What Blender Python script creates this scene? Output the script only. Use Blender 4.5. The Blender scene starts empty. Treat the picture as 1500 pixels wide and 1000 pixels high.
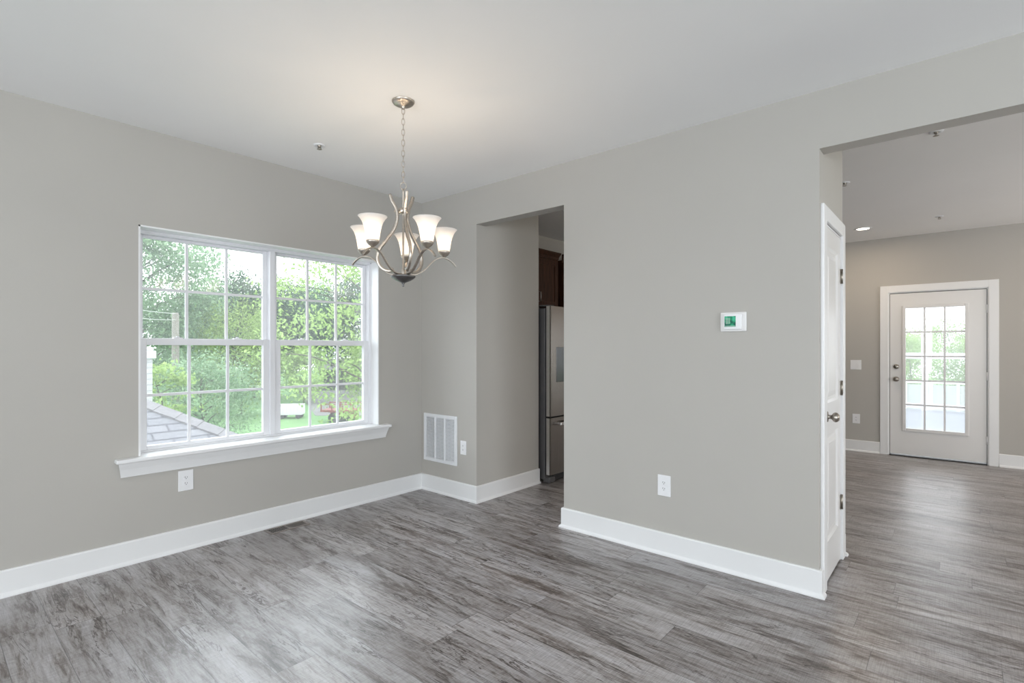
import bpy, bmesh, math, random
from mathutils import Vector, Matrix
import numpy as np

scn = bpy.context.scene
COL = scn.collection
R = math.radians

# ------------------------------------------------------------------ camera
F = 757.2                                   # focal length in pixels of a 1500 px wide frame
HC = 1.344                                  # eye height
cam_d = bpy.data.cameras.new('camera')
cam_d.sensor_width = 36.0
cam_d.lens = F / 1500 * 36
cam_d.shift_y = 10 / 1500
cam_d.clip_start = 0.05
cam_d.clip_end = 400
cam = bpy.data.objects.new('camera', cam_d)
cam.location = (0, 0, HC)
cam.rotation_euler = (R(90), 0, R(-49.2))
COL.objects.link(cam)
scn.camera = cam

# ------------------------------------------------------------------ view and sky
scn.view_settings.view_transform = 'Standard'
scn.view_settings.look = 'None'
scn.view_settings.exposure = -0.18
scn.view_settings.gamma = 1.0
scn.view_settings.use_curve_mapping = False
scn.cycles.use_denoising = True
scn.cycles.max_bounces = 12
scn.cycles.diffuse_bounces = 6
scn.cycles.glossy_bounces = 4
scn.cycles.transparent_max_bounces = 24
scn.cycles.sample_clamp_indirect = 6.0
scn.cycles.caustics_reflective = False
scn.cycles.caustics_refractive = False

w = bpy.data.worlds.new('overcast_sky')
scn.world = w
w.use_nodes = True
nt = w.node_tree
nt.nodes.clear()
wo = nt.nodes.new('ShaderNodeOutputWorld')
bg = nt.nodes.new('ShaderNodeBackground')
bg.inputs['Color'].default_value = (0.93, 0.97, 1.0, 1)
bg.inputs['Strength'].default_value = 4.4
nt.links.new(bg.outputs[0], wo.inputs[0])

# ------------------------------------------------------------------ added fill lights in assumed windows behind the camera
def area_light(name, loc, rot, sx, sy, power, color):
    d = bpy.data.lights.new(name, 'AREA')
    d.shape = 'RECTANGLE'
    d.size = sx
    d.size_y = sy
    d.energy = power
    d.color = color
    o = bpy.data.objects.new(name, d)
    o.location = loc
    o.rotation_euler = rot
    COL.objects.link(o)
    return o

FILL_TINT = (0.83, 0.92, 1.0)
TILT = 36       # the added fill lights lean up to brighten the ceiling
area_light('fill_back', (-4.05, -1.9, 1.45), (R(90 + TILT), 0, R(-90)), 2.4, 1.7, 92, FILL_TINT)
area_light('fill_back', (-4.05, 1.6, 1.45), (R(90 + TILT), 0, R(-90)), 2.0, 1.7, 100, FILL_TINT)
area_light('fill_front', (0.2, -4.55, 1.25), (R(90 + TILT), 0, 0), 3.0, 2.1, 130, FILL_TINT)
area_light('fill_side', (6.15, -4.55, 1.35), (R(90 + 52), 0, 0), 1.3, 1.9, 100, (1.0, 0.93, 0.86))  # warm fill added to lift the far room's ceiling

# a very soft sun added to give the floor the bright sky's bluish sheen
sd = bpy.data.lights.new('sheen_sun', 'SUN')
sd.angle = R(95)
sd.energy = 7.0
sd.color = (0.80, 0.89, 1.0)
so = bpy.data.objects.new('sheen_sun', sd)
so.rotation_euler = Vector((-0.12, 1.0, 0.60)).to_track_quat('Z', 'Y').to_euler()
COL.objects.link(so)


# ------------------------------------------------------------------ materials
def new_mat(name):
    m = bpy.data.materials.new(name)
    m.use_nodes = True
    n = m.node_tree.nodes
    n.clear()
    out = n.new('ShaderNodeOutputMaterial')
    return m, m.node_tree, out

def N(t, kind, **kw):
    n = t.nodes.new(kind)
    for k, v in kw.items():
        if k.startswith('i_'):
            key = k[2:]
            key = int(key) if key.isdigit() else key.replace('_', ' ')
            n.inputs[key].default_value = v
        else:
            setattr(n, k, v)
    return n

def math_n(t, op, a, b=None, c=None):
    n = t.nodes.new('ShaderNodeMath')
    n.operation = op
    for i, v in enumerate((a, b, c)):
        if v is None:
            continue
        if isinstance(v, (int, float)):
            n.inputs[i].default_value = v
        else:
            t.links.new(v, n.inputs[i])
    return n.outputs[0]

def ramp(t, fac, stops):
    n = t.nodes.new('ShaderNodeValToRGB')
    cr = n.color_ramp
    while len(cr.elements) < len(stops):
        cr.elements.new(0.5)
    for e, (p, c) in zip(cr.elements, stops):
        e.position = p
        e.color = (c[0], c[1], c[2], 1) if len(c) == 3 else c
    t.links.new(fac, n.inputs[0])
    return n.outputs[0]

def mixc(t, fac, a, b, mode='MIX'):
    n = t.nodes.new('ShaderNodeMix')
    n.data_type = 'RGBA'
    n.blend_type = mode
    for idx, v in ((0, fac), (6, a), (7, b)):
        if isinstance(v, (int, float)):
            n.inputs[idx].default_value = v
        elif isinstance(v, tuple):
            n.inputs[idx].default_value = (v[0], v[1], v[2], 1)
        else:
            t.links.new(v, n.inputs[idx])
    return n.outputs[2]

def plain(name, col, rough=0.5, metal=0.0, var=0.04, scale=12.0, bump=0.0, bscale=200.0, spec=0.5, stretch=None, aniso=0.0):
    m, t, out = new_mat(name)
    p = N(t, 'ShaderNodeBsdfPrincipled', i_Roughness=rough, i_Metallic=metal)
    p.inputs['Specular IOR Level'].default_value = spec
    tc = N(t, 'ShaderNodeTexCoord')
    src = tc.outputs['Object']
    if stretch:
        mp = N(t, 'ShaderNodeMapping')
        mp.inputs['Scale'].default_value = stretch
        t.links.new(src, mp.inputs[0])
        src = mp.outputs[0]
    nz = N(t, 'ShaderNodeTexNoise', i_Scale=scale, i_Detail=4.0)
    t.links.new(src, nz.inputs['Vector'])
    lo = tuple(c * (1 - var) for c in col)
    hi = tuple(min(1, c * (1 + var)) for c in col)
    t.links.new(ramp(t, nz.outputs[0], [(0.3, lo), (0.7, hi)]), p.inputs['Base Color'])
    if bump > 0:
        nb = N(t, 'ShaderNodeTexNoise', i_Scale=bscale, i_Detail=3.0)
        t.links.new(src, nb.inputs['Vector'])
        b = N(t, 'ShaderNodeBump', i_Strength=bump, i_Distance=0.002)
        t.links.new(nb.outputs[0], b.inputs['Height'])
        t.links.new(b.outputs[0], p.inputs['Normal'])
    t.links.new(p.outputs[0], out.inputs[0])
    return m

def emit(name, col, strength):
    m, t, out = new_mat(name)
    e = N(t, 'ShaderNodeEmission', i_Strength=strength)
    e.inputs[0].default_value = (*col, 1)
    t.links.new(e.outputs[0], out.inputs[0])
    return m

def glass_mat(name, tint, haze):
    """thin window glass: clear, mirrored by its fresnel, with the white haze of the overexposed outdoors mixed in"""
    m, t, out = new_mat(name)
    tr = N(t, 'ShaderNodeBsdfTransparent')
    tr.inputs[0].default_value = (*tint, 1)
    gl = N(t, 'ShaderNodeBsdfGlossy', i_Roughness=0.0)
    fr = N(t, 'ShaderNodeFresnel', i_IOR=1.5)
    mx = N(t, 'ShaderNodeMixShader')
    t.links.new(math_n(t, 'MINIMUM', math_n(t, 'MULTIPLY', fr.outputs[0], 3.4), 1.0), mx.inputs[0])     # both faces of two panes
    t.links.new(tr.outputs[0], mx.inputs[1])
    t.links.new(gl.outputs[0], mx.inputs[2])
    du = N(t, 'ShaderNodeBsdfTranslucent')  # white veil mixed in for the overexposed haze
    du.inputs[0].default_value = (0.95, 0.97, 1.0, 1)
    tc = N(t, 'ShaderNodeTexCoord')
    nz = N(t, 'ShaderNodeTexNoise', i_Scale=1.5, i_Detail=2.0)
    t.links.new(tc.outputs['Object'], nz.inputs['Vector'])
    mr = N(t, 'ShaderNodeMapRange')
    mr.inputs[3].default_value = haze * 0.8
    mr.inputs[4].default_value = haze * 1.2
    t.links.new(nz.outputs[0], mr.inputs[0])
    m2 = N(t, 'ShaderNodeMixShader')
    t.links.new(mr.outputs[0], m2.inputs[0])
    t.links.new(mx.outputs[0], m2.inputs[1])
    t.links.new(du.outputs[0], m2.inputs[2])
    t.links.new(m2.outputs[0], out.inputs[0])
    return m

M = {}
M['wall'] = plain('greige_wall_paint', (0.465, 0.445, 0.412), 0.75, var=0.012, scale=2.0, bump=0.08, bscale=350, spec=0.3)
M['ceiling'] = plain('flat_ceiling_paint', (0.90, 0.90, 0.895), 0.9, var=0.01, scale=1.5, bump=0.05, bscale=300, spec=0.2)
M['trim'] = plain('white_trim_paint', (0.80, 0.80, 0.80), 0.35, var=0.01, scale=3.0)
M['vinyl'] = plain('white_window_vinyl', (0.78, 0.78, 0.80), 0.35, var=0.01, scale=3.0)
M['door'] = plain('white_door_paint', (0.76, 0.75, 0.74), 0.28, var=0.01, scale=3.0)
M['plate'] = plain('white_plastic', (0.82, 0.82, 0.83), 0.3, var=0.01, scale=20.0)
M['slot'] = plain('dark_slot', (0.05, 0.05, 0.05), 0.6)
M['grille'] = plain('white_enamel', (0.78, 0.79, 0.81), 0.35, var=0.02, scale=8.0)
M['shadow_box'] = plain('duct_shade', (0.10, 0.10, 0.11), 0.8)
M['nickel'] = plain('brushed_nickel', (0.50, 0.45, 0.395), 0.36, metal=1.0, var=0.10, scale=30, stretch=(1, 1, 8))
M['pewter'] = plain('dark_pewter', (0.20, 0.195, 0.195), 0.36, metal=1.0, var=0.12, scale=30)
M['satin'] = plain('satin_nickel', (0.36, 0.33, 0.29), 0.3, metal=1.0, var=0.08, scale=40)
M['steel'] = plain('brushed_stainless', (0.25, 0.225, 0.205), 0.27, metal=1.0, var=0.07, scale=60, stretch=(1, 1, 0.03), bump=0.03, bscale=250)
M['steel_edge'] = plain('bright_stainless_edge', (0.62, 0.61, 0.60), 0.3, metal=1.0, var=0.04, scale=30)
M['fridge_grey'] = plain('dark_grey_enamel', (0.075, 0.072, 0.072), 0.45, var=0.06, scale=10)
M['gasket'] = plain('black_rubber_and_shade', (0.015, 0.015, 0.016), 0.6)  # rubber, and the black of shaded gaps and recesses
M['black_glass'] = plain('black_plastic_panel', (0.03, 0.026, 0.024), 0.15)
M['cherry'] = plain('dark_cherry_wood', (0.050, 0.020, 0.011), 0.45, var=0.45, scale=9, spec=0.15, stretch=(6, 6, 0.6))
M['bronze'] = plain('floor_register_enamel', (0.27, 0.235, 0.215), 0.4, metal=0.2, var=0.1, scale=20)
M['shingle_cap'] = plain('grey_ridge_shingle', (0.223, 0.217, 0.228), 0.9, var=0.12, scale=25, bump=0.4, bscale=90)
M['bark'] = plain('tree_bark', (0.085, 0.075, 0.062), 0.9, var=0.3, scale=9, stretch=(4, 4, 0.7), bump=0.5, bscale=30)
M['pole'] = plain('weathered_pole_wood', (0.192, 0.180, 0.160), 0.85, var=0.2, scale=6, stretch=(4.000, 4.000, 0.400))
M['white_out'] = plain('white_outdoor_paint', (0.600, 0.610, 0.630), 0.5, var=0.03, scale=5)
M['wire'] = plain('grey_cable', (0.45, 0.47, 0.45), 0.6)
M['tyre'] = plain('tyre_rubber', (0.03, 0.03, 0.03), 0.8)
M['red_out'] = plain('faded_red_paint', (0.20, 0.055, 0.05), 0.6, var=0.25, scale=8)
M['grey_out'] = plain('grey_weathered_boards', (0.136, 0.132, 0.140), 0.8, var=0.15, scale=4)
M['gravel'] = plain('pale_gravel', (0.176, 0.172, 0.172), 0.95, var=0.2, scale=12, bump=0.5, bscale=40)
M['glass'] = glass_mat('window_glass', (0.97, 0.99, 0.98), 0.06)
M['door_glass'] = glass_mat('hazy_door_glass', (0.97, 0.98, 1.0), 0.20)
M['lens'] = emit('lit_lamp_lens', (1.0, 0.88, 0.74), 12.0)

def floor_material():
    m, t, out = new_mat('grey_driftwood_vinyl_planks')
    p = N(t, 'ShaderNodeBsdfPrincipled')
    geo = N(t, 'ShaderNodeTexCoord')
    sp = N(t, 'ShaderNodeSeparateXYZ')
    t.links.new(geo.outputs['Object'], sp.inputs[0])
    x, y = sp.outputs[0], sp.outputs[1]
    W, L = 0.18, 1.22
    u = math_n(t, 'DIVIDE', math_n(t, 'ADD', x, 10.0), W)
    row = math_n(t, 'FLOOR', u)
    wn = N(t, 'ShaderNodeTexWhiteNoise', noise_dimensions='1D')
    t.links.new(row, wn.inputs['W'])
    v = math_n(t, 'ADD', math_n(t, 'DIVIDE', math_n(t, 'ADD', y, 10.0), L), math_n(t, 'MULTIPLY', wn.outputs['Value'], 7.0))
    col = math_n(t, 'FLOOR', v)
    cid = N(t, 'ShaderNodeCombineXYZ')
    t.links.new(row, cid.inputs[0]); t.links.new(col, cid.inputs[1])
    w3 = N(t, 'ShaderNodeTexWhiteNoise', noise_dimensions='2D')
    t.links.new(cid.outputs[0], w3.inputs['Vector'])
    rnd = w3.outputs['Value']
    # grain coordinates, shifted per plank
    gx = math_n(t, 'ADD', x, math_n(t, 'MULTIPLY', rnd, 37.0))
    gy = math_n(t, 'ADD', y, math_n(t, 'MULTIPLY', rnd, 91.0))
    def noise(sx, sy, detail, rough=0.6, dist=0.0):
        c = N(t, 'ShaderNodeCombineXYZ')
        t.links.new(math_n(t, 'MULTIPLY', gx, sx), c.inputs[0])
        t.links.new(math_n(t, 'MULTIPLY', gy, sy), c.inputs[1])
        n = N(t, 'ShaderNodeTexNoise', i_Scale=1.0, i_Detail=detail, i_Roughness=rough, i_Distortion=dist)
        t.links.new(c.outputs[0], n.inputs['Vector'])
        return n.outputs[0]
    broad = noise(7.0, 1.1, 6.0, 0.65, 1.2)      # big light and dark patches
    fine = noise(42.0, 6.5, 8.0, 0.80, 1.0)      # weathered mottling
    streak = noise(120.0, 4.0, 4.0, 0.75, 0.4)   # fine grain
    saw = noise(9.0, 210.0, 2.0, 0.55)           # faint cross saw marks
    crack = noise(15.0, 1.7, 5.0, 0.66, 1.6)     # thin wandering cracks along the grain
    mask = noise(6.0, 1.2, 4.0, 0.6, 0.8)
    bf = math_n(t, 'ADD', math_n(t, 'MULTIPLY', broad, 0.52), math_n(t, 'MULTIPLY', fine, 0.48))
    base = ramp(t, bf, [(0.36, (0.062, 0.045, 0.038)), (0.43, (0.180, 0.153, 0.141)), (0.50, (0.345, 0.322, 0.316)), (0.62, (0.480, 0.468, 0.482))])
    g = ramp(t, streak, [(0.34, (0.62, 0.59, 0.58)), (0.52, (1.0, 1.0, 1.0)), (0.8, (1.10, 1.10, 1.11))])
    c1 = mixc(t, 0.7, base, g, 'MULTIPLY')
    sw = ramp(t, saw, [(0.40, (0.70, 0.69, 0.69)), (0.56, (1, 1, 1))])
    c2 = mixc(t, 0.60, c1, sw, 'MULTIPLY')
    dist = math_n(t, 'ABSOLUTE', math_n(t, 'SUBTRACT', crack, 0.5))
    ck = ramp(t, dist, [(0.0, (0.16, 0.12, 0.11)), (0.010, (0.30, 0.26, 0.24)), (0.030, (1, 1, 1))])
    c3 = mixc(t, ramp(t, mask, [(0.47, (0, 0, 0)), (0.56, (0.9, 0.9, 0.9))]), c2, mixc(t, 1.0, c2, ck, 'MULTIPLY'))
    tone = ramp(t, rnd, [(0.0, (0.84, 0.82, 0.81)), (0.5, (0.98, 0.98, 0.98)), (1.0, (1.12, 1.11, 1.10))])
    c4 = mixc(t, 1.0, c3, tone, 'MULTIPLY')
    # seams
    fu = math_n(t, 'FRACT', u)
    du = math_n(t, 'MULTIPLY', math_n(t, 'MINIMUM', fu, math_n(t, 'SUBTRACT', 1.0, fu)), W)
    fv = math_n(t, 'FRACT', v)
    dv = math_n(t, 'MULTIPLY', math_n(t, 'MINIMUM', fv, math_n(t, 'SUBTRACT', 1.0, fv)), L)
    d = math_n(t, 'MINIMUM', du, dv)
    mr = N(t, 'ShaderNodeMapRange')
    mr.inputs[1].default_value = 0.0004; mr.inputs[2].default_value = 0.0022
    mr.inputs[3].default_value = 0.45; mr.inputs[4].default_value = 1.0
    t.links.new(d, mr.inputs[0])
    c5 = mixc(t, 1.0, c4, mr.outputs[0], 'MULTIPLY')
    t.links.new(c5, p.inputs['Base Color'])
    rr = N(t, 'ShaderNodeMapRange')
    rr.inputs[3].default_value = 0.29; rr.inputs[4].default_value = 0.42
    t.links.new(streak, rr.inputs[0])
    t.links.new(rr.outputs[0], p.inputs['Roughness'])
    p.inputs['Specular IOR Level'].default_value = 0.85
    h = math_n(t, 'ADD', math_n(t, 'MULTIPLY', streak, 0.5), math_n(t, 'MULTIPLY', mr.outputs[0], 0.8))
    h = math_n(t, 'ADD', h, math_n(t, 'MULTIPLY', broad, 0.5))
    b = N(t, 'ShaderNodeBump', i_Strength=0.22, i_Distance=0.003)
    t.links.new(h, b.inputs['Height'])
    t.links.new(b.outputs[0], p.inputs['Normal'])
    t.links.new(p.outputs[0], out.inputs[0])
    return m
M['floor'] = floor_material()

def shade_material():
    m, t, out = new_mat('etched_white_glass')
    tl = N(t, 'ShaderNodeBsdfTranslucent')
    tl.inputs[0].default_value = (0.98, 0.95, 0.92, 1)
    df = N(t, 'ShaderNodeBsdfDiffuse')
    df.inputs[0].default_value = (0.93, 0.92, 0.90, 1)
    tc = N(t, 'ShaderNodeTexCoord')
    nz = N(t, 'ShaderNodeTexNoise', i_Scale=30.0)
    t.links.new(tc.outputs['Object'], nz.inputs['Vector'])
    mr = N(t, 'ShaderNodeMapRange')
    mr.inputs[3].default_value = 0.42; mr.inputs[4].default_value = 0.48
    t.links.new(nz.outputs[0], mr.inputs[0])
    mx = N(t, 'ShaderNodeMixShader')
    t.links.new(mr.outputs[0], mx.inputs[0])
    t.links.new(tl.outputs[0], mx.inputs[1])
    t.links.new(df.outputs[0], mx.inputs[2])
    t.links.new(mx.outputs[0], out.inputs[0])
    return m
M['shade'] = shade_material()
M['bulb'] = emit('lit_bulb', (1.0, 0.80, 0.60), 10.0)

def leaf_material(name, ca, cb):
    m, t, out = new_mat(name)
    geo = N(t, 'ShaderNodeNewGeometry')
    tc = N(t, 'ShaderNodeTexCoord')
    nz = N(t, 'ShaderNodeTexNoise', i_Scale=0.9, i_Detail=3.0)
    t.links.new(tc.outputs['Object'], nz.inputs['Vector'])
    f = math_n(t, 'ADD', math_n(t, 'MULTIPLY', nz.outputs[0], 0.6), math_n(t, 'MULTIPLY', geo.outputs['Random Per Island'], 0.4))
    c = ramp(t, f, [(0.3, ca), (0.7, cb)])
    df = N(t, 'ShaderNodeBsdfDiffuse')
    tl = N(t, 'ShaderNodeBsdfTranslucent')
    t.links.new(c, df.inputs[0]); t.links.new(c, tl.inputs[0])
    mx = N(t, 'ShaderNodeMixShader', i_Fac=0.45)
    t.links.new(df.outputs[0], mx.inputs[1]); t.links.new(tl.outputs[0], mx.inputs[2])
    t.links.new(mx.outputs[0], out.inputs[0])
    return m
M['leaf_mint'] = leaf_material('mint_green_leaves', (0.134, 0.231, 0.126), (0.327, 0.446, 0.290))
M['leaf_lime'] = leaf_material('lime_green_leaves', (0.179, 0.275, 0.082), (0.372, 0.491, 0.193))
M['leaf_dark'] = leaf_material('deep_green_leaves', (0.039, 0.078, 0.048), (0.112, 0.179, 0.112))

def grass_material():
    m, t, out = new_mat('mown_lawn')
    p = N(t, 'ShaderNodeBsdfPrincipled', i_Roughness=0.95)
    p.inputs['Specular IOR Level'].default_value = 0.1
    tc = N(t, 'ShaderNodeTexCoord')
    n1 = N(t, 'ShaderNodeTexNoise', i_Scale=0.35, i_Detail=5.0)
    n2 = N(t, 'ShaderNodeTexNoise', i_Scale=14.0, i_Detail=3.0)
    t.links.new(tc.outputs['Object'], n1.inputs['Vector']); t.links.new(tc.outputs['Object'], n2.inputs['Vector'])
    f = math_n(t, 'ADD', math_n(t, 'MULTIPLY', n1.outputs[0], 0.6), math_n(t, 'MULTIPLY', n2.outputs[0], 0.4))
    t.links.new(ramp(t, f, [(0.3, (0.11, 0.21, 0.09)), (0.7, (0.20, 0.34, 0.15))]), p.inputs['Base Color'])
    t.links.new(p.outputs[0], out.inputs[0])
    return m
M['grass'] = grass_material()

def brick_mat(name, c1, c2, mortar, sx, sy, msize, vec, rough=0.9, offset=0.5):
    """courses of shingles, siding or boards; vec picks the two object axes (u, v)"""
    m, t, out = new_mat(name)
    p = N(t, 'ShaderNodeBsdfPrincipled', i_Roughness=rough)
    tc = N(t, 'ShaderNodeTexCoord')
    sp = N(t, 'ShaderNodeSeparateXYZ')
    t.links.new(tc.outputs['Object'], sp.inputs[0])
    cb = N(t, 'ShaderNodeCombineXYZ')
    t.links.new(sp.outputs[vec[0]], cb.inputs[0]); t.links.new(sp.outputs[vec[1]], cb.inputs[1])
    b = N(t, 'ShaderNodeTexBrick', offset=offset)
    b.inputs['Color1'].default_value = (*c1, 1); b.inputs['Color2'].default_value = (*c2, 1)
    b.inputs['Mortar'].default_value = (*mortar, 1)
    b.inputs['Scale'].default_value = 1.0
    b.inputs['Brick Width'].default_value = sx; b.inputs['Row Height'].default_value = sy
    b.inputs['Mortar Size'].default_value = msize
    b.inputs['Mortar Smooth'].default_value = 0.2
    t.links.new(cb.outputs[0], b.inputs['Vector'])
    nz = N(t, 'ShaderNodeTexNoise', i_Scale=60.0, i_Detail=2.0)
    t.links.new(tc.outputs['Object'], nz.inputs['Vector'])
    g = ramp(t, nz.outputs[0], [(0.3, (0.85, 0.85, 0.85)), (0.7, (1.08, 1.08, 1.08))])
    t.links.new(mixc(t, 1.0, b.outputs[0], g, 'MULTIPLY'), p.inputs['Base Color'])
    t.links.new(p.outputs[0], out.inputs[0])
    return m
M['shingles'] = brick_mat('grey_roof_shingles', (0.207, 0.212, 0.233), (0.254, 0.254, 0.275), (0.114, 0.114, 0.130), 0.30, 0.100, 0.011, (0, 1))
M['siding'] = brick_mat('white_lap_siding', (0.496, 0.496, 0.520), (0.512, 0.512, 0.536), (0.288, 0.288, 0.312), 8.0, 0.10, 0.007, (0, 2), 0.5)
M['deck'] = brick_mat('pale_blue_grey_deck_boards', (0.060, 0.072, 0.088), (0.067, 0.079, 0.095), (0.035, 0.042, 0.052), 6.0, 0.14, 0.006, (1, 0), 0.6)
M['fence'] = brick_mat('white_vinyl_fence_boards', (0.312, 0.312, 0.320), (0.320, 0.320, 0.328), (0.211, 0.215, 0.226), 0.25, 4.0, 0.012, (1, 2), 0.5, 0.0)

def lcd_material():
    m, t, out = new_mat('green_lit_display')
    tc = N(t, 'ShaderNodeTexCoord')
    sp = N(t, 'ShaderNodeSeparateXYZ')
    t.links.new(tc.outputs['Object'], sp.inputs[0])
    nz = N(t, 'ShaderNodeTexNoise', i_Scale=45.0, i_Detail=1.0)
    t.links.new(tc.outputs['Object'], nz.inputs['Vector'])
    c = ramp(t, nz.outputs[0], [(0.35, (0.012, 0.10, 0.07)), (0.5, (0.02, 0.26, 0.13)), (0.65, (0.06, 0.42, 0.26))])
    e = N(t, 'ShaderNodeEmission', i_Strength=0.25)
    t.links.new(c, e.inputs[0])
    p = N(t, 'ShaderNodeBsdfPrincipled', i_Roughness=0.15)
    t.links.new(c, p.inputs['Base Color'])
    a = N(t, 'ShaderNodeAddShader')
    t.links.new(e.outputs[0], a.inputs[0]); t.links.new(p.outputs[0], a.inputs[1])
    t.links.new(a.outputs[0], out.inputs[0])
    return m
M['lcd'] = lcd_material()


# ------------------------------------------------------------------ mesh helpers
class MB:
    """collects solids, then links them as ONE mesh object"""
    def __init__(s):
        s.v, s.f, s.sm = [], [], []

    def raw(s, vs, fs, smooth=False):
        o = len(s.v)
        s.v += [tuple(p) for p in vs]
        for f in fs:
            s.f.append([i + o for i in f])
            s.sm.append(smooth)
        return s

    def box(s, a, b):
        x0, y0, z0 = (min(a[i], b[i]) for i in range(3))
        x1, y1, z1 = (max(a[i], b[i]) for i in range(3))
        return s.raw([(x0, y0, z0), (x1, y0, z0), (x1, y1, z0), (x0, y1, z0), (x0, y0, z1), (x1, y0, z1), (x1, y1, z1), (x0, y1, z1)],
                     [(0, 3, 2, 1), (4, 5, 6, 7), (0, 1, 5, 4), (1, 2, 6, 5), (2, 3, 7, 6), (3, 0, 4, 7)])

    def lathe(s, prof, n=32, c=(0, 0, 0), axis='z', smooth=True):
        vs, fs = [], []
        k = len(prof)
        for i in range(n):
            a = 2 * math.pi * i / n
            for r, h in prof:
                p = (r * math.cos(a), r * math.sin(a), h)
                if axis == 'y':
                    p = (p[0], -h, p[1])        # h grows towards -y (out of a wall)
                if axis == 'x':
                    p = (h, p[0], p[1])
                vs.append((p[0] + c[0], p[1] + c[1], p[2] + c[2]))
        for i in range(n):
            j = (i + 1) % n
            for q in range(k - 1):
                fs.append((i * k + q, j * k + q, j * k + q + 1, i * k + q + 1))
        return s.raw(vs, fs, smooth)

    def sweep(s, pts, sect, up=None, cap=True, closed=False, smooth=True):
        """sweeps a closed section (list of 2D points) along pts; up fixes the section's first axis"""
        pts = [Vector(p) for p in pts]
        n, k = len(pts), len(sect)
        vs, fs = [], []
        prev = None
        for i, p in enumerate(pts):
            if closed:
                d = pts[(i + 1) % n] - pts[i - 1]
            else:
                d = pts[min(i + 1, n - 1)] - pts[max(i - 1, 0)]
            d.normalize()
            if up is not None:
                a = Vector(up)
            else:
                a = prev if prev is not None else (Vector((0, 0, 1)) if abs(d.z) < 0.9 else Vector((1, 0, 0)))
            a = a - d * a.dot(d)
            if a.length < 1e-6:
                a = d.orthogonal()
            a.normalize()
            prev = a.copy()
            b = d.cross(a)
            sc = 1.0
            sec = sect[i] if isinstance(sect[0][0], (tuple, list)) else sect
            for (q, r) in sec:
                vs.append(p + a * q + b * r)
        k = len(vs) // n
        for i in range(n if closed else n - 1):
            j = (i + 1) % n
            for q in range(k):
                q2 = (q + 1) % k
                fs.append((i * k + q, i * k + q2, j * k + q2, j * k + q))
        if cap and not closed:
            fs.append(tuple(range(k))[::-1])
            fs.append(tuple((n - 1) * k + q for q in range(k)))
        return s.raw(vs, fs, smooth)

    def tube(s, pts, r, n=8, cap=True, closed=False):
        def circ(rr):
            return [(rr * math.cos(2 * math.pi * i / n), rr * math.sin(2 * math.pi * i / n)) for i in range(n)]
        if isinstance(r, (list, tuple)):
            return s.sweep(pts, [circ(x) for x in r], None, cap, closed)
        return s.sweep(pts, circ(r), None, cap, closed)

    def build(s, name, mat, parent=None, off=None, bevel=0.0, kind=None, seg=2, loc=None):
        me = bpy.data.meshes.new(name)
        o = Vector(off) if off is not None else Vector((0, 0, 0))
        me.from_pydata([tuple(Vector(p) - o) for p in s.v], [], s.f)
        me.polygons.foreach_set('use_smooth', s.sm)
        me.materials.append(mat)
        bm = bmesh.new(); bm.from_mesh(me)
        bmesh.ops.recalc_face_normals(bm, faces=bm.faces)
        bm.to_mesh(me); bm.free()
        me.update()
        ob = bpy.data.objects.new(name, me)
        COL.objects.link(ob)
        if parent is not None:
            ob.parent = parent
        elif off is not None:
            ob.location = o
        if loc is not None:
            ob.location = loc
        if bevel:
            b = ob.modifiers.new('bevel', 'BEVEL')
            b.width = bevel; b.segments = seg; b.limit_method = 'ANGLE'; b.angle_limit = R(40)
        if kind:
            ob['kind'] = kind
        return ob

def thing(name, label, cat, loc=(0, 0, 0), rz=0.0, group=None):
    o = bpy.data.objects.new(name, None)
    o.empty_display_size = 0.1
    o.location = loc
    o.rotation_euler = (0, 0, rz)
    COL.objects.link(o)
    o['label'] = label; o['category'] = cat
    if group:
        o['group'] = group
    return o

def tag(o, label, cat, group=None):
    o['label'] = label; o['category'] = cat
    if group:
        o['group'] = group
    return o

def struct_root(name, loc=(0, 0, 0), rz=0.0, label=None, cat=None):
    o = bpy.data.objects.new(name, None)
    o.location = loc; o.rotation_euler = (0, 0, rz)
    o.empty_display_size = 0.1
    COL.objects.link(o)
    o['kind'] = 'structure'
    if label:
        o['label'] = label; o['category'] = cat
    return o

def dup(root, loc, rz, label, group=None):
    r = root.copy(); COL.objects.link(r)
    r.location = loc; r.rotation_euler = (0, 0, rz)
    r['label'] = label
    if group:
        r['group'] = group
    for ch in list(root.children):
        c = ch.copy(); COL.objects.link(c); c.parent = r
        for g in list(ch.children):
            d = g.copy(); COL.objects.link(d); d.parent = c
    return r

def catmull(pts, n=6):
    P = [Vector(p) for p in pts]
    P = [P[0] * 2 - P[1]] + P + [P[-1] * 2 - P[-2]]
    out = []
    for i in range(1, len(P) - 2):
        for k in range(n):
            t = k / n
            a, b, c, d = P[i - 1], P[i], P[i + 1], P[i + 2]
            out.append(0.5 * ((2 * b) + (c - a) * t + (2 * a - 5 * b + 4 * c - d) * t * t + (3 * b - a - 3 * c + d) * t ** 3))
    out.append(P[-2])
    return out

def at(px, f, z=0.0):
    """world point that stands f metres ahead along the view axis, in the column px of the frame"""
    t = (px - 750) / F
    return Vector((f * (0.6534 * t + 0.757), f * (0.6534 - 0.757 * t), z))

# ------------------------------------------------------------------ the shell
H = 2.74            # ceiling height
XR, YW = 3.206, 3.916   # right wall plane, window wall plane
XF = 8.076          # far wall plane
T = 0.114           # partition thickness
OPH = 2.425         # opening height
XB, YF = -4.0, -4.5     # back and front walls (behind the camera)
GZ = -2.7           # ground level outside

MB().box((XB - .2, YF - .2, -0.12), (XF + .12, YW + .2, 0)).build('floor', M['floor'], kind='structure')
MB().box((XB - .2, YF - .2, H), (XF + .2, YW + .2, H + .15)).build('ceiling', M['ceiling'], kind='structure')

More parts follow.
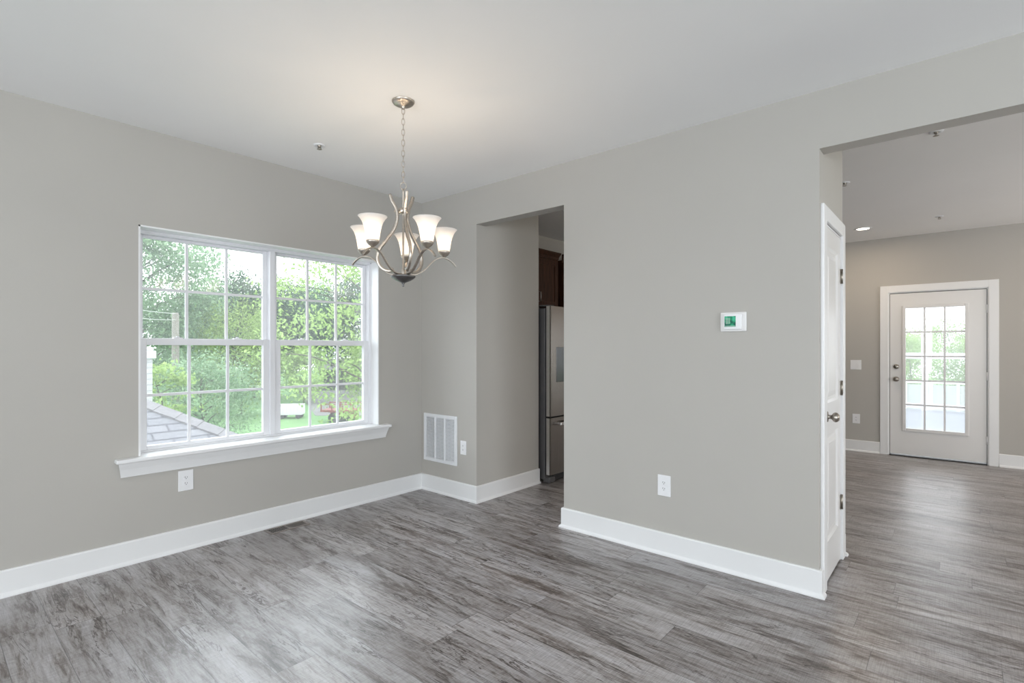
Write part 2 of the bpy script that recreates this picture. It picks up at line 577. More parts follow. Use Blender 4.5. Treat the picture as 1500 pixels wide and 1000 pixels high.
# window wall with the twin window's opening
WX0, WX1, WZ0, WZ1 = 0.929, 2.717, 0.640, 2.125
yb = YW + 0.20
m = MB()
m.box((XB - .2, YW, 0), (WX0, yb, H)).box((WX1, YW, 0), (XF + .2, yb, H))
m.box((WX0, YW, 0), (WX1, yb, WZ0)).box((WX0, YW, WZ1), (WX1, yb, H))
m.build('wall_left', M['wall'], kind='structure')

# right wall: corner piece with its return, middle piece, headers over both openings
YO0, YO1, YE = 2.25, 3.176, 0.569
m = MB()
outl = [(YF, OPH), (YE, OPH), (YE, 0), (YO0, 0), (YO0, OPH), (YO1, OPH), (YO1, 0), (YW, 0), (YW, H), (YF, H)]
k = len(outl)
m.raw([(XR, a, b) for a, b in outl] + [(XR + T, a, b) for a, b in outl],
      [(i, (i + 1) % k, k + (i + 1) % k, k + i) for i in range(k)] + [tuple(range(k)), tuple(range(k, 2 * k))])
m.box((XR + T, YO1, 0), (4.087, YO1 + T, H)).box((4.087 - T, YO1 + T, 0), (4.087, YW, H))
m.build('wall_right', M['wall'], kind='structure')

# closet at the end of the right wall (closet door faces -Y)
CX1 = 3.945
m = MB()
m.box((XR + T, YE, 2.06), (CX1, YE + .1, H))
m.box((3.862, YE, 0), (CX1, YE + .1, 2.06))
m.box((CX1 - .1, YE + .1, 0), (CX1, 1.30, H))
m.box((XR + T, 1.20, 0), (CX1 - .1, 1.30, H))
m.build('wall_closet', M['wall'], kind='structure')

# far wall with the patio door opening
DY0, DY1, DH = -0.275, 0.679, 2.055
m = MB()
m.box((XF, YF - .2, 0), (XF + .14, DY0, H)).box((XF, DY1, 0), (XF + .14, YW, H)).box((XF, DY0, DH), (XF + .14, DY1, H))
m.build('wall_far', M['wall'], kind='structure')

# walls behind the camera, with assumed window openings for the added fill lights
m = MB()
def wall_x_with(m, x0, x1, y0, y1, opens):
    ys = y0
    for (a, b, z0, z1) in opens:
        m.box((x0, ys, 0), (x1, a, H)); m.box((x0, a, 0), (x1, b, z0)); m.box((x0, a, z1), (x1, b, H)); ys = b
    m.box((x0, ys, 0), (x1, y1, H))
wall_x_with(m, XB - .2, XB, YF, YW, [(-3.1, -0.7, .6, 2.3), (0.6, 2.6, .6, 2.3)])
m.build('wall_back', M['wall'], kind='structure')
m = MB()
xs = XB - .2
for (a, b, z0, z1) in [(-1.3, 1.7, .15, 2.35), (5.5, 6.8, .4, 2.3)]:
    m.box((xs, YF - .2, 0), (a, YF, H))
    if z0 > 0:
        m.box((a, YF - .2, 0), (b, YF, z0))
    m.box((a, YF - .2, z1), (b, YF, H)); xs = b
m.box((xs, YF - .2, 0), (XF + .2, YF, H))
m.build('wall_front', M['wall'], kind='structure')

# baseboards: one profile carried round the corners
PROF = [(-.004, 0), (.030, 0), (.030, .007), (.026, .015), (.018, .021), (.016, .024), (.016, .138), (.011, .145), (-.004, .145)]
def baseboard(name, path, zs=1.0):
    P = [Vector((p[0], p[1])) for p in path]
    n, k = len(P), len(PROF)
    vs, fs = [], []
    for i in range(n):
        d0 = (P[i] - P[i - 1]).normalized() if i > 0 else None
        d1 = (P[i + 1] - P[i]).normalized() if i < n - 1 else None
        n0 = Vector((d0.y, -d0.x)) if d0 else None
        n1 = Vector((d1.y, -d1.x)) if d1 else None
        if n0 is None: off = n1
        elif n1 is None: off = n0
        else:
            off = (n0 + n1); off = off / off.length_squared * 2
        for (q, z) in PROF:
            vs.append((P[i].x + off.x * q, P[i].y + off.y * q, z))
    for i in range(n - 1):
        for q in range(k):
            q2 = (q + 1) % k
            fs.append((i * k + q, i * k + q2, (i + 1) * k + q2, (i + 1) * k + q))
    fs.append(tuple(range(k))); fs.append(tuple((n - 1) * k + q for q in range(k)))
    return MB().raw(vs, fs).build(name, M['trim'], kind='structure')
baseboard('baseboard_left', [(XB, YW), (XR, YW)])
baseboard('baseboard_corner', [(XR, YW), (XR, YO1), (4.087, YO1)])
baseboard('baseboard_right', [(XR + T, YO0), (XR, YO0), (XR, YE), (3.238, YE)])
baseboard('baseboard_closet', [(3.937, YE), (CX1, YE), (CX1, 1.30)])
baseboard('baseboard_far', [(XF, YW), (XF, 0.758)])
baseboard('baseboard_far', [(XF, -0.353), (XF, YF)])

# ------------------------------------------------------------------ twin window
WC = (WX0 + WX1) / 2
win = struct_root('window_1', (WC, YW, WZ0), 0, 'white twin double hung window with small panes looking onto trees', 'window')
wo_ = (WC, YW, WZ0)
FY0, FY1 = 4.030, 4.112
ST = 0.663          # top of the stool
m = MB()            # white liner of the opening
m.box((WX0, YW - .001, ST), (WX0 + .010, FY0, WZ1)).box((WX1 - .010, YW - .001, ST), (WX1, FY0, WZ1)).box((WX0, YW - .001, WZ1 - .010), (WX1, FY0, WZ1))
m.build('jamb', M['trim'], win, wo_)
m = MB()
fw = 0.030
m.box((WX0, FY0, WZ0), (WX0 + fw, FY1, WZ1)).box((WX1 - fw, FY0, WZ0), (WX1, FY1, WZ1))
m.box((WX0 + fw, FY0, WZ1 - .030), (WX1 - fw, FY1, WZ1)).box((WX0 + fw, FY0, WZ0), (WX1 - fw, FY1, ST + .012))
m.box((WX0, FY0 - .006, ST), (WX0 + .020, FY0, WZ1)).box((WX1 - .020, FY0 - .006, ST), (WX1, FY0, WZ1)).box((WX0, FY0 - .006, WZ1 - .022), (WX1, FY0, WZ1))
m.build('window_frame', M['vinyl'], win, wo_, bevel=.003)
mw = 0.022
MB().box((WC - mw, FY0 - .004, ST + .012), (WC + mw, FY1, WZ1 - .030)).build('mullion', M['vinyl'], win, wo_, bevel=.004)
def sash(x0, x1, z0, z1, y0, y1, st, rb, rt, name):
    m = MB()
    m.box((x0, y0, z0), (x0 + st, y1, z1)).box((x1 - st, y0, z0), (x1, y1, z1))
    m.box((x0 + st, y0, z0), (x1 - st, y1, z0 + rb)).box((x0 + st, y0, z1 - rt), (x1 - st, y1, z1))
    s = m.build(name, M['vinyl'], win, wo_, bevel=.003)
    gx0, gx1, gz0, gz1 = x0 + st, x1 - st, z0 + rb, z1 - rt
    yc = (y0 + y1) / 2
    g = MB()
    for i in (1, 2):
        xx = gx0 + (gx1 - gx0) * i / 3
        g.box((xx - .009, yc - .008, gz0), (xx + .009, yc + .004, gz1))
    zz = (gz0 + gz1) / 2
    g.box((gx0, yc - .0085, zz - .009), (gx1, yc + .0045, zz + .009))
    g.build('muntin_grid', M['vinyl'], s, wo_)
    MB().raw([(gx0 - .004, yc + .008, gz0 - .004), (gx1 + .004, yc + .008, gz0 - .004), (gx1 + .004, yc + .008, gz1 + .004), (gx0 - .004, yc + .008, gz1 + .004)], [(0, 1, 2, 3)]).build('pane', M['glass'], s, wo_)
    return s
ZM = 1.411
for (a, b) in ((WX0 + fw, WC - mw), (WC + mw, WX1 - fw)):
    sash(a, b, ZM - .040, WZ1 - .030, 4.076, 4.104, .032, .036, .020, 'upper_sash')
    lo = sash(a, b, ST + .012, ZM, 4.036, 4.072, .045, .026, .045, 'lower_sash')
    for q in (.27, .73):
        xx = a + (b - a) * q
        MB().box((xx - .028, 4.042, ZM - .001), (xx + .028, 4.070, ZM + .007)).lathe([(0, .016), (.010, .016), (.011, .006), (.011, 0)], 16, (xx, 4.056, ZM)).build('sash_lock', M['vinyl'], lo, wo_, bevel=.002)
m = MB()            # stool with horns
m.box((WX0 + .001, YW - .001, ST - .026), (WX1 - .001, FY0 + .002, ST))
m.box((WX0 - .125, YW - .066, ST - .026), (WX1 + .095, YW + .0005, ST))
m.build('window_sill', M['trim'], win, wo_, bevel=.008, seg=3)
ax0, ax1 = WX0 - .095, WX1 + .062
prof = [(0, 0), (.016, 0), (.018, .010), (.030, .050), (.042, .078), (.046, .092), (0, .092)]
vs, fs = [], []
for (xx, sgn) in ((ax0, 1), (ax1, -1)):
    for (d, z) in prof:
        vs.append((xx - sgn * (d - .016) * .55, YW + .0005 - d, ST - .118 + z))
k = len(prof)
for q in range(k):
    fs.append((q, (q + 1) % k, k + (q + 1) % k, k + q))
fs.append(tuple(range(k))); fs.append(tuple(range(k, 2 * k)))
MB().raw(vs, fs).build('apron', M['trim'], win, wo_)

# ------------------------------------------------------------------ patio door in the far wall
dr = struct_root('door_1', (XF, (DY0 + DY1) / 2, 0), 0, 'white glazed patio door with fifteen panes in the far wall', 'door')
do = tuple(dr.location)
m = MB()
cw = .084
m.box((XF - .018, DY1 - .010, 0), (XF + .001, DY1 + cw - .008, DH + .076)).box((XF - .018, DY0 - cw + .008, 0), (XF + .001, DY0 + .010, DH + .076))
m.box((XF - .018, DY0 + .010, DH - .010), (XF + .001, DY1 - .010, DH + .076))
m.build('casing', M['trim'], dr, do, bevel=.003)
m = MB()
m.box((XF - .004, DY1 - .020, 0), (XF + .13, DY1, DH)).box((XF - .004, DY0, 0), (XF + .13, DY0 + .020, DH)).box((XF - .004, DY0 + .02, DH - .020), (XF + .13, DY1 - .02, DH))
m.build('door_frame', M['trim'], dr, do)
MB().box((XF - .03, DY0 + .02, 0), (XF + .13, DY1 - .02, .010)).build('threshold', M['gasket'], dr, do)  # black stands in for the shaded slit under the door
SY0, SY1, SZ0, SZ1 = DY0 + .026, DY1 - .026, .024, 2.028
sx0, sx1 = XF + .006, XF + .050
GY0, GY1, GZ0, GZ1 = -0.066, 0.500, .345, 1.845
m = MB()
m.box((sx0, SY0, SZ0), (sx1, GY0, SZ1)).box((sx0, GY1, SZ0), (sx1, SY1, SZ1)).box((sx0, GY0, SZ0), (sx1, GY1, GZ0)).box((sx0, GY0, GZ1), (sx1, GY1, SZ1))
slab = m.build('door_slab', M['door'], dr, do)
m = MB()
m.box((sx0 + .006, DY0 + .019, .012), (sx0 + .036, SY0 + .0005, SZ1)).box((sx0 + .006, SY1 - .0005, .012), (sx0 + .036, DY1 - .019, SZ1)).box((sx0 + .006, SY0, SZ1 - .0005), (sx0 + .036, SY1, DH - .019))
m.build('gap_shade_strip', M['gasket'], dr, do)  # black strip added for the shade in the gap round the slab
m = MB()
e = .030
for (a, b, c, d) in ((GY0 - e, GY0 + .006, GZ0 - e, GZ1 + e), (GY1 - .006, GY1 + e, GZ0 - e, GZ1 + e)):
    m.box((sx0 - .012, a, c), (sx0 + .010, b, d))
m.box((sx0 - .012, GY0 + .006, GZ0 - e), (sx0 + .010, GY1 - .006, GZ0 + .006)).box((sx0 - .012, GY0 + .006, GZ1 - .006), (sx0 + .010, GY1 - .006, GZ1 + e))
m.build('glass_frame', M['door'], slab, do, bevel=.005)
m = MB()
for i in (1, 2):
    yy = GY0 + (GY1 - GY0) * i / 3
    m.box((sx0 + .006, yy - .010, GZ0), (sx0 + .018, yy + .010, GZ1))
for i in range(1, 5):
    zz = GZ0 + (GZ1 - GZ0) * i / 5
    m.box((sx0 + .0055, GY0, zz - .010), (sx0 + .0185, GY1, zz + .010))
m.build('muntin_grid', M['grey_out'] if False else M['vinyl'], slab, do)
MB().raw([(sx0 + .024, GY0 - .003, GZ0 - .003), (sx0 + .024, GY1 + .003, GZ0 - .003), (sx0 + .024, GY1 + .003, GZ1 + .003), (sx0 + .024, GY0 - .003, GZ1 + .003)], [(0, 1, 2, 3)]).build('pane', M['door_glass'], slab, do)
ky = SY1 - .062
def knob_prof(r):
    return [(0, .062), (r * .55, .061), (r * .9, .052), (r, .042), (r * .85, .032), (r * .42, .024), (r * .42, .008), (r * 1.05, .006), (r * 1.1, 0), (0, 0)]
def lathe_mx(prof, c, n=28):        # knob pointing along -X
    mm = MB(); mm.lathe([(r, -h) for r, h in prof], n, c, axis='x'); return mm
lathe_mx(knob_prof(.029), (sx0, ky, .958)).build('door_knob', M['satin'], slab, do)
lathe_mx([(0, .022), (.020, .021), (.027, .015), (.030, .004), (.030, 0), (0, 0)], (sx0, ky, 1.115)).build('deadbolt', M['satin'], slab, do)
for zz in (.28, 1.02, 1.80):
    MB().lathe([(0, zz - .048), (.007, zz - .048), (.007, zz + .048), (0, zz + .048)], 12, (sx0 - .006, SY0 - .004, 0)).box((sx0 - .004, SY0 - .03, zz - .045), (sx0 + .001, SY0 - .004, zz + .045)).build('hinge', M['vinyl'], dr, do)

# ------------------------------------------------------------------ closet door in the end of the right wall
cd = struct_root('door_2', (3.59, YE, 0), 0, 'white two panel closet door set in the end of the middle wall', 'door')
co = tuple(cd.location)
m = MB()
cy0 = YE - .018
m.box((3.240, cy0, 0), (3.322, YE + .001, 2.137)).box((3.858, cy0, 0), (3.936, YE + .001, 2.137)).box((3.322, cy0, 2.055), (3.858, YE + .001, 2.137))
m.build('casing', M['trim'], cd, co, bevel=.004)
m = MB()
m.box((XR + T, YE - .002, 0), (3.328, YE + .10, 2.050)).box((3.854, YE - .002, 0), (3.862, YE + .10, 2.050)).box((3.328, YE - .002, 2.042), (3.854, YE + .10, 2.052))
m.build('door_frame', M['trim'], cd, co)
KX0, KX1, KZ0, KZ1, KY = 3.330, 3.852, .014, 2.038, YE - .003
slab2 = MB()
panels = ((3.420, 3.762, 1.030, 1.930), (3.420, 3.762, .235, .850))
zc = [KZ0] + [q for p in reversed(panels) for q in (p[2], p[3])] + [KZ1]
slab2.box((KX0, KY, KZ0), (3.420, KY + .035, KZ1)).box((3.762, KY, KZ0), (KX1, KY + .035, KZ1))
slab2.box((3.420, KY, KZ0), (3.762, KY + .035, .235)).box((3.420, KY, .850), (3.762, KY + .035, 1.030)).box((3.420, KY, 1.930), (3.762, KY + .035, KZ1))
slab2 = slab2.build('door_slab', M['door'], cd, co)
for (a, b, c, d) in panels:
    def ring(i, dep):
        return [(a + i, KY + dep, c + i), (b - i, KY + dep, c + i), (b - i, KY + dep, d - i), (a + i, KY + dep, d - i)]
    rs = [ring(0, 0), ring(.012, .010), ring(.030, .012), ring(.060, .003), ring(.060, .003)]
    vs = [p for r in rs[:4] for p in r]
    fs = [(i * 4 + q, i * 4 + (q + 1) % 4, i * 4 + 4 + (q + 1) % 4, i * 4 + 4 + q) for i in range(3) for q in range(4)] + [(12, 13, 14, 15)]
    MB().raw(vs, fs).build('raised_panel', M['door'], slab2, co)
MB().lathe(knob_prof(.028), 28, (3.398, KY, .955), axis='y').build('door_knob', M['satin'], slab2, co)
for zz in (.37, 1.093, 1.80):
    MB().lathe([(0, zz - .046), (.007, zz - .046), (.007, zz + .046), (0, zz + .046)], 12, (3.855, KY - .006, 0)).box((3.828, KY - .003, zz - .045), (3.855, KY + .001, zz + .045)).box((3.855, KY - .003, zz - .045), (3.862, KY + .001, zz + .045)).build('hinge', M['satin'], cd, co)

# ------------------------------------------------------------------ wall plates (local frame: wall plane y=0, front is -y)
def make_outlet(label, loc, rz, w=.089, h=.136):
    t = thing('wall_outlet', label, 'outlet', loc, rz, 'duplex wall outlets')
    MB().box((-w / 2, -.006, -h / 2), (w / 2, .001, h / 2)).build('cover_plate', M['plate'], t, bevel=.003)
    for s in (1, -1):
        zc = s * .0195
        ring = []
        for i in range(24):
            a = 2 * math.pi * i / 24
            ring.append((.0165 * math.cos(a) * 1.02, max(-.0135, min(.0135, .0165 * math.sin(a)))))
        vs = [(x, -.0058, z + zc) for x, z in ring] + [(x * .97, -.0085, z * .97 + zc) for x, z in ring]
        fs = [(i, (i + 1) % 24, 24 + (i + 1) % 24, 24 + i) for i in range(24)] + [tuple(range(24, 48))]
        r = MB().raw(vs, fs).build('receptacle', M['plate'], t)
        MB().box((-.0075, -.0092, zc - .001), (-.0050, -.008, zc + .008)).box((.0050, -.0092, zc - .001), (.0075, -.008, zc + .006)).lathe([(0, .0092), (.0026, .0092), (.0026, .008), (0, .008)], 10, (0, 0, zc - .007), axis='y').build('slots', M['slot'], r)
    MB().lathe([(0, .0072), (.003, .0070), (.0033, .0058)], 12, (0, 0, 0), axis='y').build('screw', M['plate'], t)
    return t
RW = R(-90)
ol = make_outlet('white duplex outlet on the wall below the twin window', (1.193, YW, .461), 0)
dup(ol, (XR, 1.453, .448), RW, 'white duplex outlet low on the middle wall below the thermostat')
dup(ol, (XR, 3.338, .458), RW, 'white duplex outlet beside the return air grille').scale = (.8, 1, .9)
dup(ol, (XF, 1.012, .424), RW, 'white duplex outlet on the far wall left of the patio door').scale = (.92, 1, .92)

sw = thing('light_switch', 'white double rocker light switch on the far wall beside the patio door', 'light switch', (XF, 1.016, 1.129), RW)
MB().box((-.060, -.006, -.062), (.060, .001, .062)).build('cover_plate', M['plate'], sw, bevel=.003)
for xx in (-.023, .023):
    MB().raw([(xx - .016, -.0055, -.033), (xx + .016, -.0055, -.033), (xx + .016, -.0055, .033), (xx - .016, -.0055, .033),
              (xx - .016, -.011, -.033), (xx + .016, -.011, -.033), (xx + .016, -.0075, .033), (xx - .016, -.0075, .033)],
             [(0, 1, 5, 4), (1, 2, 6, 5), (2, 3, 7, 6), (3, 0, 4, 7), (4, 5, 6, 7)]).build('rocker', M['plate'], sw)

th = thing('thermostat', 'white wall thermostat with a small green lit screen', 'thermostat', (XR, 1.016, 1.502), RW)
MB().box((-.075, -.012, -.058), (.075, .001, .058)).build('base', M['door'], th, bevel=.011, seg=4)  # slightly darker white puts the shading round the face into the colour
MB().box((-.050, -.028, -.046), (.052, -.012, .046)).build('face', M['plate'], th, bevel=.005, seg=3)
MB().box((-.044, -.0288, -.030), (.020, -.0275, .033)).build('screen', M['lcd'], th)
m = MB()
for (a, b, c, d) in ((-.036, -.031, -.014, .024), (-.027, -.022, -.014, .024), (-.018, -.013, -.012, .022)):
    m.box((a, -.0293, c), (b, -.0286, d))
m.box((-.042, -.0293, -.028), (.018, -.0286, -.023))
m.build('screen_segments', plain('pale_display_segments', (0.28, 0.45, 0.36), 0.4), th)

# return air grille on the corner piece
gw, gh = .456, .445
gr = thing('return_air_grille', 'white louvered return air grille low on the wall beside the corner', 'grille', (XR, 3.646, .283 + gh / 2), RW)
m = MB()
fr = .030
m.box((-gw / 2, -.012, -gh / 2), (-gw / 2 + fr, .001, gh / 2)).box((gw / 2 - fr, -.012, -gh / 2), (gw / 2, .001, gh / 2))
m.box((-gw / 2 + fr, -.012, -gh / 2), (gw / 2 - fr, .001, -gh / 2 + fr)).box((-gw / 2 + fr, -.012, gh / 2 - fr), (gw / 2 - fr, .001, gh / 2))
iw = gw - 2 * fr
for i in (1, 2):
    xx = -iw / 2 + iw * i / 3
    m.box((xx - .010, -.0118, -gh / 2 + fr), (xx + .010, .001, gh / 2 - fr))
m.build('frame', M['grille'], gr, bevel=.002)
MB().box((-iw / 2 - .002, -.0015, -gh / 2 + fr - .002), (iw / 2 + .002, .0012, gh / 2 - fr + .002)).build('backing', M['shadow_box'], gr)  # dark sheet standing in for the shade behind the louvers
nl = 31
for i in range(3):
    x0, x1 = -iw / 2 + iw * i / 3 + (.0 if i == 0 else .010), -iw / 2 + iw * (i + 1) / 3 - (.0 if i == 2 else .010)
    m = MB()
    for j in range(nl):
        zc = -gh / 2 + fr + (gh - 2 * fr) * (j + .5) / nl
        m.raw([(x0, -.0095, zc - .0030), (x1, -.0095, zc - .0030), (x1, -.0020, zc + .0036), (x0, -.0020, zc + .0036),
               (x0, -.0095, zc - .0042), (x1, -.0095, zc - .0042), (x1, -.0020, zc + .0024), (x0, -.0020, zc + .0024)],
              [(0, 1, 2, 3), (4, 7, 6, 5), (0, 4, 5, 1), (2, 6, 7, 3)])
    m.build('louver_bank', M['grille'], gr)

# floor register
rg = thing('floor_register', 'brown metal floor register by the baseboard under the window', 'floor vent', (1.836, 3.812, 0))
ro = (1.836, 3.812, 0)
x0, x1, y0, y1 = 1.686, 1.986, 3.752, 3.874
m = MB()
e = .018
m.box((x0, y0, -.001), (x1, y0 + e, .005)).box((x0, y1 - e, -.001), (x1, y1, .005)).box((x0, y0 + e, -.001), (x0 + e, y1 - e, .005)).box((x1 - e, y0 + e, -.001), (x1, y1 - e, .005))
xm = (x0 + x1) / 2
m.box((xm - .006, y0 + e, -.001), (xm + .006, y1 - e, .005))
m.build('frame', M['bronze'], rg, ro, bevel=.002)
MB().box((x0 + e - .002, y0 + e - .002, -.001), (x1 - e + .002, y1 - e + .002, .0008)).build('duct_dark', M['gasket'], rg, ro)  # flat black sheet that paints the dark of the open duct
for (a, b, tilt) in ((x0 + e, xm - .006, 0), (xm + .006, x1 - e, 1)):
    m = MB()
    n = 9
    for j in range(n):
        c = a + (b - a) * (j + .5) / n
        hw = .0012 if tilt == 0 else .0036
        m.box((c - hw, y0 + e, .001), (c + hw, y1 - e, .0024))
    for j in (1, 2):
        c = y0 + e + (y1 - y0 - 2 * e) * j / 3
        m.box((a, c - .0010, .001), (b, c + .0010, .0022))
    if tilt:
        m.box((a, y0 + e, .0005), (b, y1 - e, .0024))       # this damper stands closed
    m.build('fins', M['bronze'], rg, ro)

# ------------------------------------------------------------------ ceiling fittings
def sprinkler(label, x, y):
    t = thing('ceiling_sprinkler', label, 'sprinkler', (x, y, H), 0, 'ceiling sprinklers')
    MB().lathe([(.012, -.003), (.024, -.007), (.036, -.006), (.041, .001)], 28).build('escutcheon', M['grille'], t)
    MB().lathe([(0, -.016), (.007, -.016), (.010, -.010), (.013, -.002), (.013, .001)], 16).tube([(-.009, 0, -.008), (-.012, 0, -.018), (-.004, 0, -.027)], .0022, 8).tube([(.009, 0, -.008), (.012, 0, -.018), (.004, 0, -.027)], .0022, 8).build('nozzle', M['satin'], t)
    MB().lathe([(0, -.030), (.013, -.029), (.017, -.0275), (0, -.0265)], 20).build('deflector', M['satin'], t)
    return t
s0 = sprinkler('small ceiling sprinkler left of the chandelier', 1.826, 3.326)
dup(s0, (4.307, .108, H), R(20), 'ceiling sprinkler just past the wide opening, nearest of those in the far room')
dup(s0, (7.10, .150, H), R(50), 'ceiling sprinkler above the patio door close to the far wall')
dup(s0, (5.13, .725, H), R(80), 'ceiling sprinkler half hidden behind the closet wall edge')

def downlight(label, x, y, power):
    t = thing('recessed_light', label, 'ceiling light', (x, y, H), 0, 'recessed ceiling lights')
    MB().lathe([(.062, -.001), (.066, -.006), (.088, -.005), (.092, .001)], 40).build('trim_ring', M['grille'], t)
    MB().lathe([(0, -.0025), (.0625, -.0025), (.0625, .0005), (0, .0005)], 40).build('lens', M['lens'], t)
    return t
dl = downlight('lit recessed ceiling light in the far room beside the closet wall edge', 7.245, .841, 8)
def lamp(name, loc, power, col, radius, kind='POINT'):
    d = bpy.data.lights.new(name, kind)
    d.energy = power; d.color = col
    if kind == 'POINT':
        d.shadow_soft_size = radius
    if kind == 'AREA':
        d.shape = 'DISK'; d.size = radius * 2
    o = bpy.data.objects.new(name, d); o.location = loc
    COL.objects.link(o)
    return o
WARM = (1.0, 0.82, 0.62)
for (x, y, p) in ((7.245, .841, 10), (7.0, -1.6, 9)):  # the second lamp is an added fill, unseen and without a fitting
    lamp('downlight_and_fill', (x, y, H - .008), p, WARM, .06, 'AREA')

# ------------------------------------------------------------------ chandelier
CX, CY = 1.812, 2.377
ch = thing('chandelier', 'brushed nickel chandelier with five lit bell shaped white glass shades', 'chandelier', (CX, CY, H))
cho = (CX, CY, H)
fwd = Vector((0.757, 0.6534, 0)); rgt = Vector((0.6534, -0.757, 0))
def pol(th, r, z):
    a = R(th)
    d = fwd * math.cos(a) + rgt * math.sin(a)
    return Vector((CX, CY, 0)) + d * r + Vector((0, 0, z))
def tang(th):
    a = R(th)
    return -fwd * math.sin(a) + rgt * math.cos(a)
MB().lathe([(0, H - .030), (.012, H - .030), (.016, H - .024), (.045, H - .020), (.058, H - .012), (.063, H - .004), (.063, H + .0005)], 40, (CX, CY, 0)).lathe([(0, H - .046), (.006, H - .045), (.008, H - .036), (.010, H - .029)], 16, (CX, CY, 0)).build('canopy', M['nickel'], ch, cho)
zt, zb = H - .040, 2.282
nlk = 14
pitch = (zt - zb) / nlk
link0 = None
for i in range(nlk):
    zc = zt - pitch * (i + .5)
    if link0 is None or i < 2:
        hl, hw = pitch * .5 + .0045, .0085
        pts = []
        for k in range(20):
            a = 2 * math.pi * k / 20
            s_ = math.copysign(abs(math.sin(a)) ** .8, math.sin(a)) * hl
            pts.append(((hw * math.cos(a)) if i % 2 == 0 else 0, 0 if i % 2 == 0 else hw * math.cos(a), s_))
        lk = MB().tube(pts, .0017, 6, closed=True).build('chain_link', M['nickel'], ch)
        lk.rotation_euler = (0, 0, R(-49.2 + 18))
        if i == 0: link0 = lk
        else: link1 = lk
    else:
        lk = (link0 if i % 2 == 0 else link1).copy(); COL.objects.link(lk)
    lk.location = (0, 0, zc - H)
pts = [pol(90, .017 * math.cos(2 * math.pi * k / 24), 2.262 + .020 * math.sin(2 * math.pi * k / 24)) for k in range(24)]
MB().tube(pts, .0026, 8, closed=True).build('loop', M['nickel'], ch, cho)
MB().lathe([(0, 2.244), (.006, 2.244), (.007, 2.232), (.0055, 2.225), (.0055, 1.80), (.009, 1.79), (.009, 1.765), (.006, 1.752), (0, 1.752)], 20, (CX, CY, 0)).build('stem', M['nickel'], ch, cho)
m = MB().lathe([(.006, 2.137), (.022, 2.135), (.027, 2.128), (.027, 2.112), (.022, 2.105), (.006, 2.103)], 28, (CX, CY, 0))
SCR = (153, 34, -88)
for th_ in SCR:
    p = pol(th_, .030, 2.120)
    q = pol(th_, .046, 2.120)
    m.tube([p, q], .004, 8)
    m.tube([q, pol(th_, .050, 2.120)], .0055, 10)
m.build('hub_collar', M['nickel'], ch, cho)
def strip(path, th_, wd, tk):
    n = len(path)
    sec = [(wd / 2, tk / 2 * .55), (wd / 2 * .8, tk / 2), (-wd / 2 * .8, tk / 2), (-wd / 2, tk / 2 * .55), (-wd / 2, -tk / 2 * .55), (-wd / 2 * .8, -tk / 2), (wd / 2 * .8, -tk / 2), (wd / 2, -tk / 2 * .55)]
    return MB().sweep(path, sec, up=tang(th_))
for th_ in SCR:
    prof = [(.076, 2.216), (.064, 2.180), (.042, 2.140), (.034, 2.105), (.037, 2.065), (.058, 2.010), (.098, 1.955), (.136, 1.905), (.148, 1.860), (.138, 1.820), (.112, 1.792), (.080, 1.782), (.055, 1.790)]
    strip(catmull([pol(th_, r, z) for r, z in prof], 6), th_, .016, .0155).build('scroll_arm', M['nickel'], ch, cho)
MB().lathe([(0, 1.756), (.060, 1.756), (.069, 1.752), (.070, 1.748), (.060, 1.738), (.040, 1.726), (.018, 1.717), (.008, 1.713), (0, 1.713)], 44, (CX, CY, 0)).build('bowl', M['pewter'], ch, cho)
MB().lathe([(0, 1.692), (.004, 1.693), (.006, 1.699), (.004, 1.704), (.009, 1.708), (.010, 1.714), (0, 1.716)], 20, (CX, CY, 0)).build('finial', M['pewter'], ch, cho)
AR = .240
for i in range(5):
    th_ = -7 + 72 * i
    prof = [(.020, 1.762), (.060, 1.762), (.100, 1.777), (.135, 1.806), (.168, 1.842), (.203, 1.866), (.240, 1.872), (.275, 1.860), (.300, 1.840), (.312, 1.825)]
    path = catmull([pol(th_, r, z) for r, z in prof], 6)
    arm = strip(path, th_, .017, .0065).build('light_arm', M['nickel'], ch, cho)
    c = pol(th_, AR, 0)
    MB().lathe([(0, 1.872), (.006, 1.873), (.009, 1.879), (.022, 1.887), (.032, 1.899), (.0355, 1.906), (.034, 1.909), (0, 1.909)], 28, c).build('cup', M['nickel'], arm, cho)
    pr = [(.0320, 1.906), (.0345, 1.918), (.0375, 1.940), (.0415, 1.965), (.0480, 1.990), (.0570, 2.012), (.0680, 2.029), (.0760, 2.037)]
    outer = pr
    inner = [(r - .0035, z + (.0008 if k_ == len(pr) - 1 else .001)) for k_, (r, z) in enumerate(pr)][::-1]
    sh = MB().lathe(outer + inner + [outer[0]], 44, c).build('glass_shade', M['shade'], arm, cho)
    bl = MB().lathe([(0, 1.909), (.012, 1.909), (.012, 1.925), (.020, 1.945), (.024, 1.962), (.019, 1.980), (.010, 1.988), (0, 1.989)], 20, c).build('bulb', M['bulb'], arm, cho)
    lamp('bulb_light', (c.x, c.y, 2.000), 2.1, (1.0, .80, .60), .012)

